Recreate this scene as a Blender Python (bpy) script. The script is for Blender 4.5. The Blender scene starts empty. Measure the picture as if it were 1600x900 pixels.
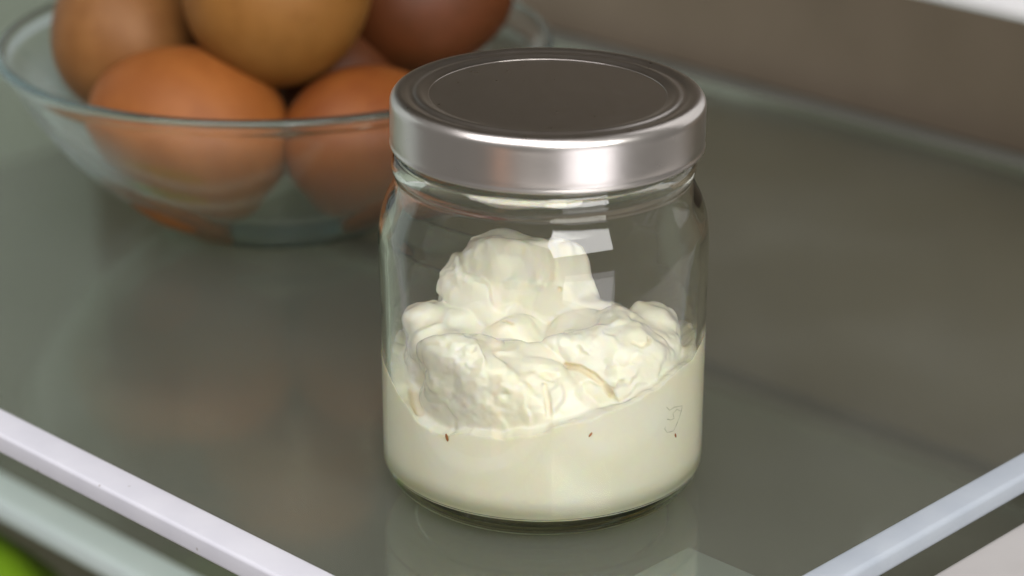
import bpy, bmesh, math, random
import numpy as np
from mathutils import Vector, Matrix, Quaternion

random.seed(3)
S = bpy.context.scene
COL = S.collection
R = math.radians

# ------------------------------------------------------------------ camera
PITCH = R(21.9)
FPX = 3880.0                         # focal length in pixels of a 1600 px wide frame
fw = Vector((0, math.cos(PITCH), -math.sin(PITCH)))
up = Vector((0, math.sin(PITCH), math.cos(PITCH)))
CAM = Vector((-0.0076, -0.5598, 0.2751))
cd = bpy.data.cameras.new('camera')
cam = bpy.data.objects.new('camera', cd); COL.objects.link(cam)
cam.location = CAM
cam.rotation_euler = (math.pi / 2 - PITCH, 0, R(0.0))
cd.sensor_width = 36; cd.lens = FPX / 1600 * 36
cd.clip_start = 0.02; cd.clip_end = 20
cd.dof.use_dof = True; cd.dof.focus_distance = 0.590; cd.dof.aperture_fstop = 9.0
cd.dof.aperture_blades = 7
S.camera = cam

# ------------------------------------------------------------------ light
w = bpy.data.worlds.new('World'); S.world = w; w.use_nodes = True
bg = w.node_tree.nodes['Background']
bg.inputs['Color'].default_value = (1.0, 0.95, .90, 1); bg.inputs['Strength'].default_value = 0.20


def area(name, loc, target, sx, sy, power, color):
    l = bpy.data.lights.new(name, 'AREA'); l.shape = 'RECTANGLE'; l.size = sx; l.size_y = sy
    l.energy = power; l.color = color
    o = bpy.data.objects.new(name, l); COL.objects.link(o)
    o.location = loc
    o.rotation_euler = (Vector(target) - Vector(loc)).to_track_quat('-Z', 'Y').to_euler()
    return o


def around(az, el, d, c=(0, 0, .05)):
    """point at azimuth az (degrees to the right of the camera's side), elevation el, distance d"""
    return (c[0] + d * math.sin(R(az)) * math.cos(R(el)), c[1] - d * math.cos(R(az)) * math.cos(R(el)), c[2] + d * math.sin(R(el)))


area('window_light', around(27, 33, 1.3), (0, .02, .05), .95, .62, 18, (1.0, .985, .98))
area('room_light', around(30, -16, 1.25), (0, 0, .05), .74, .60, 3.0, (.97, .94, 1.0))  # added lamp standing in for a bright low surface in the room
area('warm_light', around(-33, -16, 1.25), (0, 0, .05), .13, .5, .14, (1.0, .42, .20))  # small lamp added only to reflect as an orange patch in the lid
area('top_fill', around(-28, 56, 1.5), (0, 0, .03), 1.6, 1.2, 24, (1.0, .97, 1.0))  # soft fill added from above, not a real ceiling lamp

S.view_settings.view_transform = 'Standard'; S.view_settings.look = 'None'
S.view_settings.exposure = 0.0; S.view_settings.gamma = 1.0
S.render.engine = 'CYCLES'
cy = S.cycles
cy.use_denoising = True; cy.max_bounces = 16; cy.transmission_bounces = 12; cy.transparent_max_bounces = 16
cy.diffuse_bounces = 5; cy.glossy_bounces = 6; cy.caustics_reflective = True; cy.caustics_refractive = True
cy.blur_glossy = 0.3; cy.sample_clamp_indirect = 6.0

# ------------------------------------------------------------------ materials


class NT:
    def __init__(s, name):
        s.m = bpy.data.materials.new(name); s.m.use_nodes = True; s.t = s.m.node_tree
        s.out = s.t.nodes['Material Output']; s.b = s.t.nodes['Principled BSDF']

    def n(s, typ, **k):
        nd = s.t.nodes.new(typ)
        for a, v in k.items():
            if a in nd.inputs: nd.inputs[a].default_value = v
            else: setattr(nd, a, v)
        return nd

    def l(s, a, b): s.t.links.new(a, b)

    def P(s, **k):
        for a, v in k.items(): s.b.inputs[a.replace('_', ' ')].default_value = v


def add_bump(N, scale, strength, dist, detail=4, coord=None):
    tc = N.n('ShaderNodeTexCoord')
    no = N.n('ShaderNodeTexNoise', Scale=scale, Detail=detail)
    N.l((coord or tc.outputs['Object']), no.inputs['Vector'])
    bp = N.n('ShaderNodeBump', Strength=strength, Distance=dist)
    N.l(no.outputs['Fac'], bp.inputs['Height'])
    N.l(bp.outputs['Normal'], N.b.inputs['Normal'])
    return no, bp


def mottled(name, c1, c2, scale, rough=.5, bump=(200, .2, .0003), **k):
    N = NT(name); N.P(Roughness=rough, **k)
    tc = N.n('ShaderNodeTexCoord')
    no = N.n('ShaderNodeTexNoise', Scale=scale, Detail=5)
    N.l(tc.outputs['Object'], no.inputs['Vector'])
    cr = N.n('ShaderNodeValToRGB')
    cr.color_ramp.elements[0].position = .32; cr.color_ramp.elements[0].color = (*c1, 1)
    cr.color_ramp.elements[1].position = .68; cr.color_ramp.elements[1].color = (*c2, 1)
    N.l(no.outputs['Fac'], cr.inputs['Fac']); N.l(cr.outputs['Color'], N.b.inputs['Base Color'])
    if bump: add_bump(N, *bump)
    return N.m


def glass(name, ior, rough, tint, dens, bump=None, haze=0):
    N = NT(name)
    N.P(Base_Color=(1, 1, 1, 1), Roughness=rough, IOR=ior, Transmission_Weight=1.0)
    va = N.n('ShaderNodeVolumeAbsorption', Density=dens); va.inputs['Color'].default_value = (*tint, 1)
    N.l(va.outputs['Volume'], N.out.inputs['Volume'])
    if bump: add_bump(N, *bump, detail=2)
    if haze:                               # pale sheen on the glass, painted as a diffuse haze
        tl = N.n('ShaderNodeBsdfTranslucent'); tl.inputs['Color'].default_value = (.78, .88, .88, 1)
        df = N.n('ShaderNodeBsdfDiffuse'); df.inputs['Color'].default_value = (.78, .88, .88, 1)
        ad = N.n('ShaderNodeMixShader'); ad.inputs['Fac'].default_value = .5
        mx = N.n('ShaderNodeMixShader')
        lw = N.n('ShaderNodeLayerWeight', Blend=.5)          # painted haze gets denser at grazing angles
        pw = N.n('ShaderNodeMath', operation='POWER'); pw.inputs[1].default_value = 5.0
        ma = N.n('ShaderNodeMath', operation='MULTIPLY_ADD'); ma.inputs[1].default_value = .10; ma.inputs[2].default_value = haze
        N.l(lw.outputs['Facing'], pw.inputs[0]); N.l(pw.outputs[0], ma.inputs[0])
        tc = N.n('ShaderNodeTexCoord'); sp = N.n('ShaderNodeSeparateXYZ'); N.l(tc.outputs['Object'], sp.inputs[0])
        mr = N.n('ShaderNodeMapRange', interpolation_type='SMOOTHSTEP')          # bright band on the left flank, painted as pale haze
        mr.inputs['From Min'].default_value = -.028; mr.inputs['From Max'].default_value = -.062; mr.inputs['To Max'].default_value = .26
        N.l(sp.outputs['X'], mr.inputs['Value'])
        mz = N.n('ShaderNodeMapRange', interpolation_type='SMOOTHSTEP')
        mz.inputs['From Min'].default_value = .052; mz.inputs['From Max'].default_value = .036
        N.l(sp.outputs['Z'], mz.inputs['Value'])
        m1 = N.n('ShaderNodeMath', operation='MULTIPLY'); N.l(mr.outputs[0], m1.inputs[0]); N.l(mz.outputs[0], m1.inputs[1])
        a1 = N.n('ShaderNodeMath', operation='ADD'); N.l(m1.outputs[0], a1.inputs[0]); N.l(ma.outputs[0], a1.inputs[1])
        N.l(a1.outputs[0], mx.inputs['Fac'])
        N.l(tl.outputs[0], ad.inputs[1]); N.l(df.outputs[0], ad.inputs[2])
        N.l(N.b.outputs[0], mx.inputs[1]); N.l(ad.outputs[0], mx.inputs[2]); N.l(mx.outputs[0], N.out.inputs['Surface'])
    return N.m


def pane_glass(name, tint, gloss=1.0, smear=.02, rough=.02):
    """flat sheet: transparent + Fresnel reflection, a faint film of dust"""
    N = NT(name); N.t.nodes.remove(N.b)
    tr = N.n('ShaderNodeBsdfTransparent'); tr.inputs['Color'].default_value = (*tint, 1)
    gl = N.n('ShaderNodeBsdfGlossy', Roughness=rough); gl.inputs['Color'].default_value = (1, 1, 1, 1)
    fr = N.n('ShaderNodeFresnel', IOR=1.5)
    mx = N.n('ShaderNodeMixShader')
    tc = N.n('ShaderNodeTexCoord')
    no = N.n('ShaderNodeTexNoise', Scale=14.0, Detail=6)
    N.l(tc.outputs['Object'], no.inputs['Vector'])
    mr = N.n('ShaderNodeMapRange'); mr.inputs['From Min'].default_value = .45; mr.inputs['From Max'].default_value = .8
    mr.inputs['To Min'].default_value = smear * .9; mr.inputs['To Max'].default_value = smear * 1.4
    N.l(no.outputs['Fac'], mr.inputs['Value'])
    df = N.n('ShaderNodeBsdfDiffuse'); df.inputs['Color'].default_value = (.62, .64, .62, 1)
    m2 = N.n('ShaderNodeMixShader')
    N.l(mr.outputs['Result'], m2.inputs['Fac']); N.l(tr.outputs[0], m2.inputs[1]); N.l(df.outputs[0], m2.inputs[2])
    mm = N.n('ShaderNodeMath', operation='MULTIPLY'); mm.inputs[1].default_value = gloss
    N.l(fr.outputs[0], mm.inputs[0]); N.l(mm.outputs[0], mx.inputs['Fac'])
    N.l(m2.outputs[0], mx.inputs[1]); N.l(gl.outputs[0], mx.inputs[2])
    N.l(mx.outputs[0], N.out.inputs['Surface'])
    return N.m


M = {}
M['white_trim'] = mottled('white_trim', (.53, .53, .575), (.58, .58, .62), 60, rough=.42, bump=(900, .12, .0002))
_m = M['white_trim'].node_tree; _b = _m.nodes['Principled BSDF']; _lk = _b.inputs['Base Color'].links[0].from_socket
_tc = _m.nodes.new('ShaderNodeTexCoord'); _v = _m.nodes.new('ShaderNodeTexVoronoi'); _v.inputs['Scale'].default_value = 130
_m.links.new(_tc.outputs['Object'], _v.inputs['Vector'])
_r = _m.nodes.new('ShaderNodeMapRange'); _r.inputs['From Min'].default_value = .05; _r.inputs['From Max'].default_value = .085
_r.inputs['To Min'].default_value = .55; _r.inputs['To Max'].default_value = 0
_m.links.new(_v.outputs['Distance'], _r.inputs['Value'])
_x = _m.nodes.new('ShaderNodeMixRGB'); _x.inputs['Color2'].default_value = (.22, .19, .15, 1)
_m.links.new(_r.outputs[0], _x.inputs['Fac']); _m.links.new(_lk, _x.inputs['Color1']); _m.links.new(_x.outputs[0], _b.inputs['Base Color'])
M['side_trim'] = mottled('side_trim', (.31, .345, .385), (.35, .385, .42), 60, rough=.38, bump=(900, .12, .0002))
M['pad'] = mottled('pad', (.23, .255, .29), (.26, .285, .32), 30, rough=.5)
M['panel_grey'] = mottled('panel_grey', (.36, .345, .33), (.41, .395, .38), 30, rough=.5)
M['lower_trim'] = mottled('lower_trim', (.66, .76, .82), (.72, .81, .86), 30, rough=.4)
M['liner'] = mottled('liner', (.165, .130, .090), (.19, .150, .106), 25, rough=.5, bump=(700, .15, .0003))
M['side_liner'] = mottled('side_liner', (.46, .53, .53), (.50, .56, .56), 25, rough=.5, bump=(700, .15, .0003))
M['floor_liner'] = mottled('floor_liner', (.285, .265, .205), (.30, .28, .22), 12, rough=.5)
M['white_plastic'] = mottled('white_plastic', (.74, .74, .75), (.8, .8, .8), 30, rough=.45)
M['dark_gap'] = mottled('dark_gap', (.035, .03, .02), (.05, .04, .03), 30, rough=.7)
M['grey_strip'] = mottled('grey_strip', (.13, .135, .115), (.15, .15, .13), 30, rough=.4)
M['jar_glass'] = glass('jar_glass', 1.5, 0.0, (.57, .62, .30), 46, bump=(45, .10, .002))
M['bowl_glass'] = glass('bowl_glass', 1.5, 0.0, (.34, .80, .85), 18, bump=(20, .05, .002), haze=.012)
M['shelf_glass'] = pane_glass('shelf_glass', (.84, .86, .78), smear=.05, gloss=.28, rough=.10)
M['lower_glass'] = pane_glass('lower_glass', (.70, .71, .66), smear=.19, gloss=.35, rough=.10)
M['drawer_clear'] = pane_glass('drawer_clear', (.85, .88, .84), smear=.08)

# lid: brushed silvery tinplate
N = NT('lid_metal'); N.P(Metallic=1.0, Base_Color=(.65, .615, .575, 1), Roughness=.27)
tc = N.n('ShaderNodeTexCoord'); mp = N.n('ShaderNodeMapping'); mp.inputs['Scale'].default_value = (1, 1, 1)
N.l(tc.outputs['Object'], mp.inputs['Vector'])
no = N.n('ShaderNodeTexNoise', Scale=260.0, Detail=5); N.l(mp.outputs['Vector'], no.inputs['Vector'])
mr = N.n('ShaderNodeMapRange'); mr.inputs['To Min'].default_value = .25; mr.inputs['To Max'].default_value = .33
N.l(no.outputs['Fac'], mr.inputs['Value']); N.l(mr.outputs['Result'], N.b.inputs['Roughness'])
bp = N.n('ShaderNodeBump', Strength=.05, Distance=.0001)
no2 = N.n('ShaderNodeTexNoise', Scale=1600.0, Detail=2); N.l(mp.outputs['Vector'], no2.inputs['Vector'])
N.l(no2.outputs['Fac'], bp.inputs['Height']); N.l(bp.outputs['Normal'], N.b.inputs['Normal'])
M['lid_metal'] = N.m

# cream
N = NT('cream'); N.P(Coat_Weight=.8, Coat_Roughness=.15, Roughness=.40, IOR=1.42, Subsurface_Weight=.6, Subsurface_Scale=.0022, Specular_IOR_Level=.55)
N.b.inputs['Subsurface Radius'].default_value = (1.0, .78, .42)
tc = N.n('ShaderNodeTexCoord'); no = N.n('ShaderNodeTexNoise', Scale=70.0, Detail=4)
N.l(tc.outputs['Object'], no.inputs['Vector'])
cr = N.n('ShaderNodeValToRGB')
cr.color_ramp.elements[0].position = .3; cr.color_ramp.elements[0].color = (.91, .88, .715, 1)
cr.color_ramp.elements[1].position = .7; cr.color_ramp.elements[1].color = (.93, .91, .795, 1)
N.l(no.outputs['Fac'], cr.inputs['Fac'])
at = N.n('ShaderNodeAttribute', attribute_name='crease_shade')             # amber shade of a few folds, put into the colour
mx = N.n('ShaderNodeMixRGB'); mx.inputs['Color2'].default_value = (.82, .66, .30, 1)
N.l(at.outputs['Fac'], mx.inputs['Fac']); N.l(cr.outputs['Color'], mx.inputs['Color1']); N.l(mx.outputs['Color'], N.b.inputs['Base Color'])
b1 = N.n('ShaderNodeBump', Strength=.22, Distance=.0005)
n2 = N.n('ShaderNodeTexNoise', Scale=420.0, Detail=5); N.l(tc.outputs['Object'], n2.inputs['Vector'])
N.l(n2.outputs['Fac'], b1.inputs['Height']); N.l(b1.outputs['Normal'], N.b.inputs['Normal'])
M['cream'] = N.m
M['speck'] = mottled('speck', (.30, .10, .02), (.42, .16, .04), 900, rough=.5, bump=None)
M['smear'] = mottled('smear', (.50, .50, .36), (.74, .73, .60), 700, rough=.4, bump=None)


def egg_mat(name, c1, c2):
    N = NT(name); N.P(Roughness=.55, Subsurface_Weight=.08, Subsurface_Scale=.002, Specular_IOR_Level=.28)
    tc = N.n('ShaderNodeTexCoord'); no = N.n('ShaderNodeTexNoise', Scale=90.0, Detail=7)
    N.l(tc.outputs['Object'], no.inputs['Vector'])
    cr = N.n('ShaderNodeValToRGB')
    cr.color_ramp.elements[0].position = .40; cr.color_ramp.elements[0].color = (*c1, 1)
    cr.color_ramp.elements[1].position = .60; cr.color_ramp.elements[1].color = (*c2, 1)
    N.l(no.outputs['Fac'], cr.inputs['Fac'])
    vo = N.n('ShaderNodeTexVoronoi', Scale=420.0); N.l(tc.outputs['Object'], vo.inputs['Vector'])
    lt = N.n('ShaderNodeMath', operation='LESS_THAN'); lt.inputs[1].default_value = .13
    N.l(vo.outputs['Distance'], lt.inputs[0])
    mm = N.n('ShaderNodeMath', operation='MULTIPLY'); mm.inputs[1].default_value = .35; N.l(lt.outputs[0], mm.inputs[0])
    mx = N.n('ShaderNodeMixRGB', blend_type='MULTIPLY'); mx.inputs['Color2'].default_value = (.75, .5, .35, 1)
    N.l(mm.outputs[0], mx.inputs['Fac']); N.l(cr.outputs['Color'], mx.inputs['Color1'])
    N.l(mx.outputs['Color'], N.b.inputs['Base Color'])
    b = N.n('ShaderNodeBump', Strength=.18, Distance=.0003)
    n3 = N.n('ShaderNodeTexNoise', Scale=900.0, Detail=3); N.l(tc.outputs['Object'], n3.inputs['Vector'])
    N.l(n3.outputs['Fac'], b.inputs['Height']); N.l(b.outputs['Normal'], N.b.inputs['Normal'])
    return N.m


M['green'] = mottled('green', (.17, .32, .010), (.24, .42, .02), 40, rough=.35, bump=(120, .4, .001))
M['green_stem'] = mottled('green_stem', (.13, .22, .03), (.2, .3, .05), 90, rough=.5)

# ------------------------------------------------------------------ mesh helpers


def mesh_obj(name, verts, faces, mat, parent=None, smooth=True):
    me = bpy.data.meshes.new(name)
    me.from_pydata([tuple(v) for v in verts], [], [tuple(f) for f in faces])
    me.validate(); me.update()
    me.materials.append(mat)
    if smooth: me.shade_smooth()
    o = bpy.data.objects.new(name, me); COL.objects.link(o)
    if parent: o.parent = parent
    return o


def empty(name, loc):
    o = bpy.data.objects.new(name, None); COL.objects.link(o); o.location = loc
    o.empty_display_size = .02
    return o


def tag(o, label=None, cat=None, group=None, kind=None):
    if label: o['label'] = label
    if cat: o['category'] = cat
    if group: o['group'] = group
    if kind: o['kind'] = kind
    return o


def lathe(profile, seg=128):
    """closed profile [(r, z)...] (metres) revolved about z; r==0 ends become poles"""
    vs, fs, rows = [], [], []
    for r, z in profile:
        if r < 1e-7:
            rows.append([len(vs)]); vs.append((0, 0, z))
        else:
            base = len(vs); rows.append([base + k for k in range(seg)])
            vs += [(r * math.cos(2 * math.pi * k / seg), r * math.sin(2 * math.pi * k / seg), z) for k in range(seg)]
    def join(a, b):
        for k in range(seg):
            k2 = (k + 1) % seg
            if len(a) == 1 and len(b) == 1: continue
            if len(a) == 1: fs.append((a[0], b[k2], b[k]))
            elif len(b) == 1: fs.append((a[k], a[k2], b[0]))
            else: fs.append((a[k], a[k2], b[k2], b[k]))
    for a, b in zip(rows, rows[1:]): join(a, b)
    if len(rows[0]) > 1: join(rows[-1], rows[0])
    return vs, fs


def catmull(pts, sub=6):
    """smooth a polyline of (r, z); points given as (r, z, 'c') stay corners"""
    out = []
    P = [Vector(p[:2]) for p in pts]; c = [len(p) > 2 for p in pts]
    for i in range(len(P) - 1):
        p0 = P[i - 1] if i > 0 and not c[i] else P[i]
        p3 = P[i + 2] if i + 2 < len(P) and not c[i + 1] else P[i + 1]
        p1, p2 = P[i], P[i + 1]
        for k in range(sub):
            t = k / sub
            q = .5 * ((2 * p1) + (p2 - p0) * t + (2 * p0 - 5 * p1 + 4 * p2 - p3) * t * t + (3 * p1 - p0 - 3 * p2 + p3) * t ** 3)
            out.append((max(q.x, 0), q.y))
    out.append(tuple(P[-1]))
    return out


A_AZ = R(45.8)                        # the shelf's two directions
AV = Vector((-math.sin(A_AZ), math.cos(A_AZ), 0)); BV = Vector((math.cos(A_AZ), math.sin(A_AZ), 0))


def ab(a, b, z=0.0): return AV * a + BV * b + Vector((0, 0, z))


def slab(name, a0, a1, b0, b1, z0, z1, mat, parent=None, bevel=0.0, seg=3, only=None):
    """box in shelf coordinates, edges rounded; local frame turned so that x = B, y = A"""
    bm = bmesh.new(); bmesh.ops.create_cube(bm, size=1)
    for v in bm.verts:
        v.co = Vector(((v.co.x) * (b1 - b0), (v.co.y) * (a1 - a0), (v.co.z) * (z1 - z0)))
    if bevel:
        bmesh.ops.bevel(bm, geom=bm.edges[:], offset=bevel, segments=seg, profile=.5, affect='EDGES')
    me = bpy.data.meshes.new(name); bm.to_mesh(me); bm.free(); me.materials.append(mat)
    if bevel: me.shade_smooth()
    o = bpy.data.objects.new(name, me); COL.objects.link(o)
    o.rotation_euler = (0, 0, A_AZ)
    o.location = ab((a0 + a1) / 2, (b0 + b1) / 2, (z0 + z1) / 2)
    if parent:
        o.parent = parent
        o.matrix_parent_inverse = Matrix.Translation(-parent.location)
    return o


def bar_profile(name, prof, t0, t1, along, mat, parent=None):
    """prof: closed list of (u, z), u measured across the bar; along 'A' or 'B'"""
    n = len(prof); vs, fs = [], []
    K = 24
    for k in range(K + 1):
        t = t0 + (t1 - t0) * k / K
        for (u, z) in prof:
            vs.append(ab(t, u, z) if along == 'A' else ab(u, t, z))
    for k in range(K):
        for i in range(n):
            j = (i + 1) % n
            fs.append((k * n + i, k * n + j, (k + 1) * n + j, (k + 1) * n + i))
    fs.append(list(range(n))[::-1]); fs.append([K * n + i for i in range(n)])
    o = mesh_obj(name, vs, fs, mat, None, smooth=True)
    bm = bmesh.new(); bm.from_mesh(o.data); bmesh.ops.recalc_face_normals(bm, faces=bm.faces[:])
    for e in bm.edges:
        if len(e.link_faces) == 2 and e.calc_face_angle() > R(50): e.smooth = False
    bm.to_mesh(o.data); bm.free()
    if parent:
        o.parent = parent; o.matrix_parent_inverse = Matrix.Translation(-parent.location)
    return o


def round_rect(u0, u1, z0, z1, r, seg=5):
    out = []
    for cx, cz, a0 in ((u1 - r, z1 - r, 0), (u0 + r, z1 - r, 90), (u0 + r, z0 + r, 180), (u1 - r, z0 + r, 270)):
        for k in range(seg + 1):
            a = R(a0 + 90 * k / seg); out.append((cx + r * math.cos(a), cz + r * math.sin(a)))
    return out


# ------------------------------------------------------------------ setting: the fridge liner
BW = 0.3015
LOW = -0.121
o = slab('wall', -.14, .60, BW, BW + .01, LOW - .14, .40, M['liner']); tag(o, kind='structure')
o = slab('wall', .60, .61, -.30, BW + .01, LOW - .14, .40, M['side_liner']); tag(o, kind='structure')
o = slab('floor', -.30, .60, -.30, BW, LOW - .142, LOW - .13, M['floor_liner']); tag(o, kind='structure')
o = slab('ceiling', -.05, .61, -.02, BW + .01, .401, .41, M['liner']); tag(o, kind='structure')

# white panel hanging in from above at the top right
t = bar_profile('hanging_panel', round_rect(.170, .186, .0845, .40, .006), -.12, .022, 'A', M['white_plastic'])
tag(t, 'white panel with rounded lower edge hanging in the top right corner', 'panel')

# ------------------------------------------------------------------ upper glass shelf
sh = empty('glass_shelf', ab(.1, .1, 0))
tag(sh, 'clear glass shelf framed by white plastic trim, carrying the jar and the egg bowl', 'shelf')
slab('glass_pane', -.0865, .595, -.080, .2830, -.004, 0.0, M['shelf_glass'], sh)
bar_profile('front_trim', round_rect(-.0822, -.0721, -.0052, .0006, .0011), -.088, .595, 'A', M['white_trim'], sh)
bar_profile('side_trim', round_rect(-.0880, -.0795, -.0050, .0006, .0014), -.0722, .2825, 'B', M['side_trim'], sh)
slab('rear_strip', -.0795, .595, .2832, .2940, -.004, .0004, M['grey_strip'], sh, bevel=.0006)
slab('gap_shade_strip', -.0795, .595, .2942, .3012, -.006, -.002, M['dark_gap'], sh)  # dark strip put in for the shade of the rear gap
slab('reflection_pad', -.079, -.0457, -.0700, .0029, -.0085, -.0048, M['pad'], sh, bevel=.0006)  # pale reflection in the glass, built as a plate under the pane

# ------------------------------------------------------------------ lower glass shelf
lo = empty('glass_shelf', ab(.15, .15, LOW))
tag(lo, 'blurred lower glass shelf with pale blue front trim, below the upper shelf at left', 'shelf')
slab('glass_pane', -.14, .595, .042, .2758, LOW - .004, LOW, M['lower_glass'], lo)
bar_profile('front_trim', round_rect(.0288, .0443, LOW - .0082, LOW + .0006, .0025), -.14, .595, 'A', M['lower_trim'], lo)
slab('rear_strip', -.13, .595, .2760, .2880, LOW - .004, LOW + .0004, M['grey_strip'], lo, bevel=.0006)
slab('gap_shade_strip', -.13, .595, .2882, .3012, LOW - .006, LOW - .001, M['dark_gap'], lo)  # shade of the lower rear gap, again as a dark strip

# side panel right of the shelf
t = slab('door_panel', -.20, -.0900, -.30, .29, -.016, -.010, M['panel_grey'], bevel=.002)
tag(t, 'flat white plastic panel beyond the shelf trim in the lower right corner', 'panel')

# ------------------------------------------------------------------ green vegetables under the lower shelf


def vegetable(a, b, z, rot, L, rad, label):
    root = empty('green_vegetable', ab(a, b, z))
    tag(root, label, 'vegetable', 'green vegetables')
    vs, fs = [], []
    nu, nv = 28, 48
    for i in range(nu + 1):
        s = i / nu
        rr = rad * math.sin(math.pi * min(max(s, .0), 1)) ** .55 * (1 - .15 * s)
        for j in range(nv):
            th = 2 * math.pi * j / nv
            q = rr * (1 + .07 * math.cos(4 * th))
            vs.append(((s - .5) * L, q * math.cos(th), q * math.sin(th)))
    for i in range(nu):
        for j in range(nv):
            fs.append((i * nv + j, i * nv + (j + 1) % nv, (i + 1) * nv + (j + 1) % nv, (i + 1) * nv + j))
    body = mesh_obj('body', vs, fs, M['green'], root)
    sv, sf = lathe([(0, 0), (.005, 0), (.004, .012), (.0045, .02), (0, .0205)], 16)
    st = mesh_obj('stem', sv, sf, M['green_stem'], root)
    st.location = (L / 2 - .004, 0, 0); st.rotation_euler = (0, R(90), 0)
    root.rotation_euler = (0, 0, A_AZ + rot)
    return root


vegetable(.322, .036, LOW - .060, R(80), .16, .034, 'blurred bright green vegetable in the bottom left corner')
vegetable(.205, .074, LOW - .035, R(80), .10, .030, 'blurred green vegetable glimpsed just under the white front trim')

# ------------------------------------------------------------------ bowl
bx, by = -.0820, .1945
BR, BH = .0862, .0552
outer = catmull([(0, .0012), (.030, .0012), (.0365, .0002), (.0395, .0012), (.0440, .0050), (.0560, .0142),
                 (.0680, .0262), (.0775, .0395), (.0838, .0505), (.0864, .0535), (.0874, .0552), (.0872, .0566)], 5)
inner = catmull([(.0860, .0574), (.0844, .0570), (.0832, .0558), (.0812, .0515), (.0750, .0408), (.0655, .0286), (.0535, .0172),
                 (.0410, .0086), (.030, .0052), (0, .0046)], 5)
vs, fs = lathe(outer + inner, 160)
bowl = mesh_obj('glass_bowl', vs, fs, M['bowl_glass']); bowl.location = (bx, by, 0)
bm = bmesh.new(); bm.from_mesh(bowl.data); bmesh.ops.recalc_face_normals(bm, faces=bm.faces[:]); bm.to_mesh(bowl.data); bm.free()
tag(bowl, 'clear glass bowl with bluish rim full of brown eggs behind the jar', 'bowl')

# ------------------------------------------------------------------ eggs


def on_z(px, py, z):
    r = fw * FPX + Vector((1, 0, 0)) * (px - 800) + up * (450 - py)
    return CAM + r * ((z - CAM.z) / r.z)


def egg(loc, axis, L, W, c1, c2, label):
    nu, nv = 40, 64
    vs, fs = [(0, 0, -L / 2)], []
    for i in range(1, nu):
        t = math.pi * i / nu
        z = -math.cos(t) * L / 2
        rr = W / 2 * math.sin(t) * (1 - .13 * (z / (L / 2)) - .02 * (z / (L / 2)) ** 2)
        vs += [(rr * math.cos(2 * math.pi * j / nv), rr * math.sin(2 * math.pi * j / nv), z) for j in range(nv)]
    vs.append((0, 0, L / 2)); last = len(vs) - 1
    for j in range(nv): fs.append((0, 1 + (j + 1) % nv, 1 + j))
    for i in range(nu - 2):
        for j in range(nv):
            a = 1 + i * nv; b = a + nv
            fs.append((a + j, a + (j + 1) % nv, b + (j + 1) % nv, b + j))
    for j in range(nv): fs.append((last, last - nv + j, last - nv + (j + 1) % nv))
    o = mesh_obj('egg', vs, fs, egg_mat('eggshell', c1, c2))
    o.location = loc
    o.rotation_euler = Vector(axis).to_track_quat('Z', 'Y').to_euler()
    tag(o, label, 'egg', 'brown eggs in the glass bowl')
    return o


egg(on_z(293, 211, .0330), (-.86, .25, .36), .0650, .0560, (0.215, 0.067, 0.012), (0.245, 0.081, 0.016), 'orange brown egg at the front left of the bowl')
egg(on_z(577, 219, .0310), (.75, .60, .15), .0560, .0475, (0.163, 0.045, 0.008), (0.189, 0.057, 0.010), 'orange egg at the front right of the bowl, beside the jar')
egg(on_z(198, 44, .0560), (-.1, .5, .75), .0570, .0480, (0.176, 0.072, 0.018), (0.206, 0.089, 0.024), 'light brown egg at the left of the bowl, behind the front egg')
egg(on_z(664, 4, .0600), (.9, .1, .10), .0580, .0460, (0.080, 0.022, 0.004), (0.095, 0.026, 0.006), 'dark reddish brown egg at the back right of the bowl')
egg(on_z(440, -18, .0760), (.60, -.10, .5), .0610, .0570, (0.185, 0.076, 0.013), (0.215, 0.092, 0.018), 'golden brown egg resting on top of the others')
egg((bx + .018, by + .026, .0360), (.3, .9, .10), .0560, .0450, (0.076, 0.021, 0.004), (0.090, 0.026, 0.006), 'added filler egg underneath the topmost egg, its shell coloured dark for shade')  # filler egg added to darken the gap; shade is in the shell colour

# ------------------------------------------------------------------ jar
jar = empty('glass_jar', (0, 0, 0))
tag(jar, 'clear glass jar with a silver metal lid, half full of cream', 'jar')
CR = .0080                                   # corner radius outside
R0 = .0396
outer = [(0, .0011), (.022, .0011), (.0275, .0009), (.0300, .0001), (.0318, .0001)]
for k in range(0, 13):
    a = R(-78 + 78 * k / 12); outer.append((R0 - CR + CR * math.cos(a), CR + .0002 + CR * math.sin(a)))
outer += [(.0396, .025), (.0397, .045), (.0399, .060), (.0398, .0655), (.0392, .0700), (.0380, .0738),
          (.0367, .0765), (.0358, .0788), (.0356, .0800), (.0361, .0812), (.0364, .0826), (.0361, .0840), (.0355, .0850),
          (.0351, .0862), (.0350, .0955), (.0346, .0966)]
CI, RI, ZI = .0075, .0376, .0048


def r_in(z):
    """inner radius of the jar at height z (metres)"""
    if z < ZI: return RI - CI
    if z < ZI + CI: return RI - CI + math.sqrt(max(CI * CI - (ZI + CI - z) ** 2, 0))
    if z < .062: return RI
    return RI - (z - .062) * .25


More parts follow.
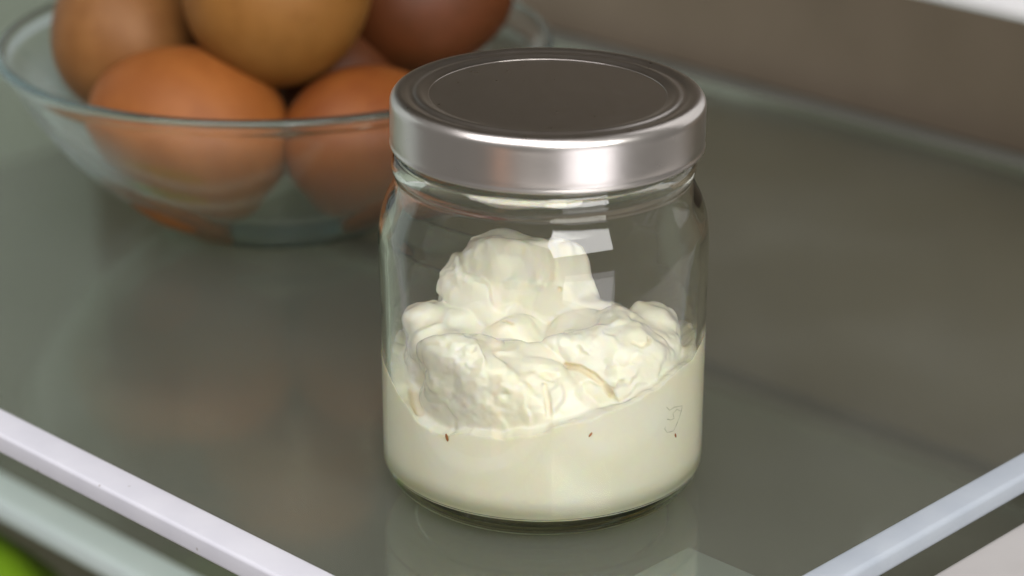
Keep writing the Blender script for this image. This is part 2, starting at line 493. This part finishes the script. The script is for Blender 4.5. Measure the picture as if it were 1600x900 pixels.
inner = [(.0338, .0966), (.0331, .0950), (.0331, .0860), (.0333, .0800), (.0342, .0768), (.0357, .0730), (.0369, .0685),
         (.0375, .0640), (.0375, .050), (.0374, .030), (.0374, .018)]
for k in range(0, 13):
    a = R(-90 * k / 12); inner.append((RI - CI + CI * math.cos(a), ZI + CI + CI * math.sin(a)))
inner += [(.014, ZI - .0002), (0, ZI - .0003)]
vs, fs = lathe(catmull(outer, 3) + catmull(inner, 3), 192)
body = mesh_obj('glass_body', vs, fs, M['jar_glass'], jar)
bm = bmesh.new(); bm.from_mesh(body.data); bmesh.ops.recalc_face_normals(bm, faces=bm.faces[:]); bm.to_mesh(body.data); bm.free()

# lid
LZ = .0876; LT = .1008; LR = .03735
prof_o = catmull([(LR - .0012, LZ - .0002), (LR - .0003, LZ - .0003), (LR + .0001, LZ + .0003), (LR - .0001, LZ + .0012), (LR, .0905), (LR, .0960),
                  (LR, .0978), (LR - .0003, .0990), (LR - .0012, .1000), (LR - .0024, LT - .0004), (LR - .0036, LT - .0006), (LR - .0046, LT - .0010),
                  (LR - .0054, LT - .0010), (LR - .0064, LT - .0006), (LR - .0072, LT - .0006), (LR - .0082, LT - .0010), (LR - .0092, LT - .0013), (.0270, LT - .0014),
                  (.016, LT - .0013), (0, LT - .0012)], 4)
prof_i = [(0, LT - .0027), (.030, LT - .0030), (.0345, LT - .0020), (.0364, .0978), (.0366, .0905), (.0364, LZ + .0008)]
vs, fs = lathe(prof_o + prof_i, 192)
lid = mesh_obj('lid', vs, fs, M['lid_metal'], jar)
lid.rotation_euler = (0, R(.5), 0)
bm = bmesh.new(); bm.from_mesh(lid.data); bmesh.ops.recalc_face_normals(bm, faces=bm.faces[:]); bm.to_mesh(lid.data); bm.free()

# ------------------------------------------------------------------ cream: signed distance field -> surface nets
rng = np.random.RandomState(11)
LAT = rng.rand(32, 32, 32).astype(np.float32)


def vnoise(X, Y, Z):
    xi = np.floor(X).astype(np.int32); yi = np.floor(Y).astype(np.int32); zi = np.floor(Z).astype(np.int32)
    fx = X - xi; fy = Y - yi; fz = Z - zi
    fx = fx * fx * (3 - 2 * fx); fy = fy * fy * (3 - 2 * fy); fz = fz * fz * (3 - 2 * fz)
    def g(a, b, c): return LAT[(xi + a) & 31, (yi + b) & 31, (zi + c) & 31]
    x00 = g(0, 0, 0) * (1 - fx) + g(1, 0, 0) * fx; x10 = g(0, 1, 0) * (1 - fx) + g(1, 1, 0) * fx
    x01 = g(0, 0, 1) * (1 - fx) + g(1, 0, 1) * fx; x11 = g(0, 1, 1) * (1 - fx) + g(1, 1, 1) * fx
    return ((x00 * (1 - fy) + x10 * fy) * (1 - fz) + (x01 * (1 - fy) + x11 * fy) * fz) * 2 - 1


VOX = .4
gx = np.arange(-39.5, 39.6, VOX, dtype=np.float32)
gz = np.arange(2.5, 66, VOX, dtype=np.float32)
X, Y, Z = np.meshgrid(gx, gx, gz, indexing='ij')
# domain warp
w1 = vnoise(X / 9 + 3, Y / 9 + 7, Z / 9); w2 = vnoise(X / 9 + 13, Y / 9 + 1, Z / 9 + 5); w3 = vnoise(X / 9 + 5, Y / 9 + 17, Z / 9 + 9)
v1 = vnoise(X / 3.6 + 3, Y / 3.6 + 7, Z / 3.6); v3 = vnoise(X / 3.6 + 5, Y / 3.6 + 17, Z / 3.6 + 9)
u1 = vnoise(X / 5.5 + 8, Y / 5.5 + 3, Z / 5.5 + 1); u3 = vnoise(X / 5.5 + 1, Y / 5.5 + 12, Z / 5.5 + 4)
Xw = X + 1.9 * w1 + 1.2 * u1 + .6 * v1; Yw = Y + 1.9 * w2; Zw = Z + 1.6 * w3 + 1.2 * u3 + .6 * v3


def ell(cx, cy, cz, rx, ry, rz, p=2.0, yaw=0, tilt=0):
    x, y, z = Xw - cx, Yw - cy, Zw - cz
    c, s = math.cos(R(yaw)), math.sin(R(yaw)); x, y = x * c + y * s, -x * s + y * c
    c, s = math.cos(R(tilt)), math.sin(R(tilt)); x, z = x * c + z * s, -x * s + z * c
    q = (np.abs(x / rx) ** p + np.abs(y / ry) ** p + np.abs(z / rz) ** p) ** (1 / p)
    return (q - 1) * min(rx, ry, rz)


def smin(a, b, k):
    h = np.clip(.5 + .5 * (b - a) / k, 0, 1)
    return b * (1 - h) + a * h - k * h * (1 - h)


# height of the line where the cream lies against the glass, by angle from the front (degrees, + to the right)
th = np.degrees(np.arctan2(X, -Y))
ang = [-180, -140, -110, -90, -75, -62, -52, -40, -20, 0, 15, 30, 45, 58, 72, 90, 110, 140, 180]
hgt = [32, 33, 34, 36, 33.5, 30, 25.5, 25.5, 28, 30, 32.3, 34.5, 37, 38, 40, 41, 37, 33, 32]
hc = np.interp(th, ang, hgt).astype(np.float32) + 1.2 * vnoise(th / 13, th * 0 + 2.5, th * 0 + 4.5) + .55 * vnoise(th / 4, th * 0 + 8.5, th * 0) + .25 * vnoise(th / 1.5, th * 0 + 3.5, th * 0)
rr = np.sqrt(X * X + Y * Y)
core = np.clip((36.5 - rr) / 10, 0, 1)
base = (Zw * .6 + Z * .4) - (hc * (1 - core) + np.minimum(hc + 2, 31) * core)



def fold(e, dx, dy, dz, period, amp, ph=0.0):
    """overlapping scraped layers: a slow swell that breaks off sharply, along (dx, dy, dz)"""
    n = math.sqrt(dx * dx + dy * dy + dz * dz)
    u = (Xw * dx + Yw * dy + Zw * dz) / n / period + .55 * w2 + .30 * v1 + ph
    q = u - np.floor(u)
    saw = np.where(q < .84, (q / .84) ** 1.5, (1 - q) / .16)
    return e - amp * (saw - .4) * np.clip(.7 + .8 * w3, .15, 1.3)


lumps = [
    fold(ell(-14, 6, 43, 13, 12, 15.5, 2.2, 5, -4), .5, .2, .9, 13, .7, .2),      # tall rear heap
    fold(ell(-9.5, 6, 49, 13.2, 10, 12.4, 2.2, 0, 6), -.3, 0, 1, 12, .5, .6),
    ell(1, 7, 45, 12.5, 10, 14, 2.1, -20, 26),
    ell(-20.5, 4, 48, 6.5, 8, 9.5, 2.2, 0, 8),
    ell(9, 6, 39, 9, 8, 11, 2.1, 0, 20),
    fold(ell(-23, -5, 36.5, 11.5, 14, 11, 2.2, 15, -6), -.6, .2, .8, 10, .6),       # left
    ell(-29, -5, 43.5, 4.5, 5, 4.2, 2.0, 0, 0),
    fold(ell(-8, -21.5, 32.5, 24, 13.5, 12, 2.1, 0, -17), .9, -.1, .35, 8, .75, .35),   # front
    ell(-23.5, -21.5, 30.5, 7.5, 8, 8, 2.0, 0, 0),
    fold(ell(16.5, -9, 35, 18.5, 18.5, 12, 2.1, 15, -4), .35, .5, -.8, 11, .7, .1),   # right
    fold(ell(25.5, -1, 38.6, 8.5, 9, 8.2, 2.1, 0, 0), .2, .1, 1, 7, .6),                # knob at right
    ell(11, 2, 39.5, 8.5, 8, 8.5, 2.1, 0, 0),
    ell(-5, -5, 38, 10, 8, 7.5, 2.1, 0, -10),
    ell(-15, -21, 41.5, 6, 5, 3.8, 2.0, 0, -20),
]
hs = lumps[0]
for l in lumps[1:]: hs = smin(hs, l, .45)
zr = gz / 1000
rin = np.array([r_in(float(z)) * 1000 for z in zr], dtype=np.float32)[None, None, :]
hs = -smin(-hs, -(rr - (36.2 + 1.3 * w1 + .8 * u1)), 4.5)
d = smin(hs, base, 1.0)
# folds, pulled peaks and knife streaks
r1 = 1 - np.abs(vnoise(Xw / 9, Yw / 9 + 4, Zw / 7 + 2)); r2 = 1 - np.abs(vnoise(X / 3.4 + 9, Y / 3.4, Z / 2.0 + 2))
f1 = vnoise(X / 1.5, Y / 1.5 + 5, Z / 1.3); f2 = vnoise(X / .9 + 7, Y / .9 + 5, Z / .9); f0 = vnoise(X / 2.6 + 4, Y / 2.6 + 5, Z / 2.4)
patch = np.clip(vnoise(X / 9 + 2, Y / 9, Z / 9 + 6) * 1.7 + .22 + 1.5 * np.exp(-((X + 19) ** 2 + (Y + 27) ** 2 + (Z - 33) ** 2) / 110) + .5 * np.exp(-((X + 6) ** 2 + (Y + 24) ** 2 + (Z - 36) ** 2) / 80), .14, 1.7)
open_ = np.clip((36.2 - rr) / 2.5, 0, 1)
gap = np.clip((Z - hc) / 1.2, 0, 1)
st = vnoise((X * .8 + Y * .3 + Z * .5) / 1.1, (Z - X * .4) / 6 + 3, Y / 6)          # knife streaks
d = d + (.35 * (r1 ** 6 - .2) - .10 * st - patch * (.22 * f1 + .22 * f0) - .12 * patch * f2) * np.maximum(.2 * open_, gap)

def capsule(a, b):
    a, b = np.array(a), np.array(b); ab_ = b - a
    t = np.clip(((X - a[0]) * ab_[0] + (Y - a[1]) * ab_[1] + (Z - a[2]) * ab_[2]) / (ab_ @ ab_), 0, 1)
    return np.sqrt((X - a[0] - t * ab_[0]) ** 2 + (Y - a[1] - t * ab_[1]) ** 2 + ((Z - a[2] - t * ab_[2]) * 1.5) ** 2)


# the deep fold between the front and the right-hand lump, and smaller ones: found on the surface along these lines of sight
def hit(px, py):
    r = fw * FPX + Vector((1, 0, 0)) * (px - 800) + up * (450 - py); r.normalize()
    t = np.arange(.50, .66, .0002)
    P3 = (np.array(CAM)[None] + np.array(r)[None] * t[:, None]) * 1000
    I = np.round((P3 - np.array([gx[0], gx[0], gz[0]])) / VOX).astype(int)
    ok = np.all((I >= 0) & (I < np.array(d.shape)), 1)
    vals = np.where(ok, d[tuple(np.clip(I, 0, np.array(d.shape) - 1).T)], 9)
    k_ = int(np.argmax(vals < 0)) if (vals < 0).any() else 0
    return P3[k_]


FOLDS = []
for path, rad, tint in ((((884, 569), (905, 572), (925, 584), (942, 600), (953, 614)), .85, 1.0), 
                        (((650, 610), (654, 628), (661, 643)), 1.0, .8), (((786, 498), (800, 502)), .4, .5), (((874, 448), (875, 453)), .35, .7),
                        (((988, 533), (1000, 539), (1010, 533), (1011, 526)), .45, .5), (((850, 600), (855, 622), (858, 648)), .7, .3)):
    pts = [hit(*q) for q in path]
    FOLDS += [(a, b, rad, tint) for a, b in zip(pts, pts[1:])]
for pa, pb, rad, tint in FOLDS:
    d = -smin(-d, capsule(pa, pb) - rad, .4)
# against the wall below the contact line, clear of it above
side = rr - (rin + .16 - gap * .8)
d = np.maximum(d, side)
d = np.maximum(d, (ZI * 1000 - .12) - Z)
d = d.astype(np.float32)


def surface_nets(D, origin, h):
    ins = D < 0
    nx, ny, nz = D.shape
    c = np.zeros((nx - 1, ny - 1, nz - 1), np.int8)
    corners = [(i, j, k) for i in (0, 1) for j in (0, 1) for k in (0, 1)]
    for i, j, k in corners: c += ins[i:nx - 1 + i, j:ny - 1 + j, k:nz - 1 + k]
    act = (c > 0) & (c < 8)
    idx = -np.ones(act.shape, np.int64); ii = np.argwhere(act); idx[act] = np.arange(len(ii))
    acc = np.zeros((len(ii), 3)); cnt = np.zeros(len(ii))
    for a in range(8):
        for b in range(a + 1, 8):
            ca, cb = np.array(corners[a]), np.array(corners[b])
            if np.abs(ca - cb).sum() != 1: continue
            da = D[tuple((ii + ca).T)]; db = D[tuple((ii + cb).T)]
            m = (da < 0) != (db < 0)
            t = np.where(m, da / np.where(m, da - db, 1), 0)
            acc[m] += (ii[m] + ca) + (cb - ca) * t[m, None]; cnt += m
    V = (acc / cnt[:, None]) * h + np.array(origin)
    F = []
    for ax in range(3):
        u, v = [(1, 2), (2, 0), (0, 1)][ax]
        sl0 = [slice(None)] * 3; sl1 = [slice(None)] * 3
        sl0[ax] = slice(0, -1); sl1[ax] = slice(1, None)
        s0 = ins[tuple(sl0)]; s1 = ins[tuple(sl1)]
        e = np.argwhere(s0 != s1); e = e[(e[:, u] > 0) & (e[:, v] > 0) & (e[:, u] < D.shape[u] - 1) & (e[:, v] < D.shape[v] - 1)]
        flip = s0[tuple(e.T)]
        du = np.zeros(3, int); du[u] = 1; dv = np.zeros(3, int); dv[v] = 1
        q = [idx[tuple((e - du - dv).T)], idx[tuple((e - dv).T)], idx[tuple(e.T)], idx[tuple((e - du).T)]]
        q = np.stack(q, 1); q[~flip] = q[~flip][:, ::-1]; F.append(q)
    return V, np.concatenate(F)


V, F = surface_nets(d, (gx[0], gx[0], gz[0]), VOX)
crease_shade = np.zeros(len(V))
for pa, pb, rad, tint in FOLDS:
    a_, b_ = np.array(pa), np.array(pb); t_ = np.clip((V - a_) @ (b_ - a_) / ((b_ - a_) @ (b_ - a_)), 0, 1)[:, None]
    dd = np.linalg.norm(V - a_ - t_ * (b_ - a_), axis=1); crease_shade = np.maximum(crease_shade, np.clip(1.1 - dd / (rad + .3), 0, .5) * tint)
V = V / 1000
cr_ = empty('cream', (0, 0, 0))
tag(cr_, 'pale yellow whipped cream heaped in lumps inside the glass jar', 'cream')
me = bpy.data.meshes.new('cream_mass')
me.vertices.add(len(V)); me.vertices.foreach_set('co', V.astype(np.float32).ravel())
me.loops.add(len(F) * 4); me.loops.foreach_set('vertex_index', F.astype(np.int32).ravel())
me.polygons.add(len(F)); me.polygons.foreach_set('loop_start', np.arange(0, len(F) * 4, 4, dtype=np.int32))
me.attributes.new('crease_shade', 'FLOAT', 'POINT').data.foreach_set('value', crease_shade.astype(np.float32))
me.update(calc_edges=True); me.validate(); me.shade_smooth(); me.materials.append(M['cream'])
co = bpy.data.objects.new('cream_mass', me); COL.objects.link(co); co.parent = cr_
# keep the largest island only (no floating crumbs)
bm = bmesh.new(); bm.from_mesh(me); bm.verts.ensure_lookup_table()
seen = bytearray(len(bm.verts)); isl = []
for v in bm.verts:
    if seen[v.index]: continue
    st = [v]; seen[v.index] = 1; comp = []
    while st:
        q = st.pop(); comp.append(q)
        for e in q.link_edges:
            o2 = e.other_vert(q)
            if not seen[o2.index]: seen[o2.index] = 1; st.append(o2)
    isl.append(comp)
isl.sort(key=len)
bmesh.ops.delete(bm, geom=[v for c_ in isl[:-1] for v in c_], context='VERTS')
bmesh.ops.recalc_face_normals(bm, faces=bm.faces[:])
bm.to_mesh(me); bm.free()
print('cream verts', len(me.vertices))

# brown flecks and a fine smear caught against the glass
RS = RI + .00028


def on_glass(px, py):
    """angle and height on the jar where a pixel's ray meets the cream"""
    r = (fw * FPX + Vector((1, 0, 0)) * (px - 800) + up * (450 - py)).normalized()
    a = r.x ** 2 + r.y ** 2; b = CAM.x * r.x + CAM.y * r.y; c = CAM.x ** 2 + CAM.y ** 2 - .0397 ** 2
    t = (-b - math.sqrt(b * b - a * c)) / a; p = CAM + r * t
    return math.atan2(p.x, -p.y), p.z + .0006


for px, py, rot, L in ((692, 689, 15, .0020), (926, 686, -35, .0013), (1062, 684, 25, .0014)):
    an, z = on_glass(px, py)
    an *= .985
    vs, fs = [], []
    n1, n2_ = 8, 10
    for i in range(n1 + 1):
        t = math.pi * i / n1
        for j in range(n2_):
            p = 2 * math.pi * j / n2_
            vs.append((math.sin(t) * math.cos(p) * L * .22, math.sin(t) * math.sin(p) * L * .15, -math.cos(t) * L * .5))
    for i in range(n1):
        for j in range(n2_): fs.append((i * n2_ + j, i * n2_ + (j + 1) % n2_, (i + 1) * n2_ + (j + 1) % n2_, (i + 1) * n2_ + j))
    s = mesh_obj('speck', vs, fs, M['speck'], cr_)
    s.location = (RS * math.sin(an), -RS * math.cos(an), z); s.rotation_euler = (0, R(-rot), an)

sq = [[(1048, 640), (1053, 645), (1060, 640), (1072, 637), (1071, 646), (1064, 643), (1058, 650), (1060, 658)],
      [(1049, 659), (1055, 660), (1060, 657)],
      [(1072, 640), (1068, 655), (1063, 668), (1059, 677), (1049, 680), (1045, 674), (1047, 671)]]
vs, fs = [], []
for line in sq:
    pts = []
    for px, py in line:
        an, z = on_glass(px, py); an *= .985; pts.append(Vector((RS * math.sin(an), -RS * math.cos(an), z)))
    pts = [pts[0]] + [p for a, b in zip(pts, pts[1:]) for p in ((a + b) / 2, b)]
    for i, p in enumerate(pts):
        tg = (pts[min(i + 1, len(pts) - 1)] - pts[max(i - 1, 0)]).normalized()
        nr = Vector((p.x, p.y, 0)).normalized(); sd = tg.cross(nr).normalized()
        b0 = len(vs); wv = .00011 * (1 + .3 * math.sin(i * 2.1))
        for q in range(5):
            a = 2 * math.pi * q / 5; vs.append(p + sd * wv * math.cos(a) + nr * wv * .6 * math.sin(a))
        if i:
            for q in range(5): fs.append((b0 - 5 + q, b0 - 5 + (q + 1) % 5, b0 + (q + 1) % 5, b0 + q))
mesh_obj('smear_mark', vs, fs, M['smear'], cr_)
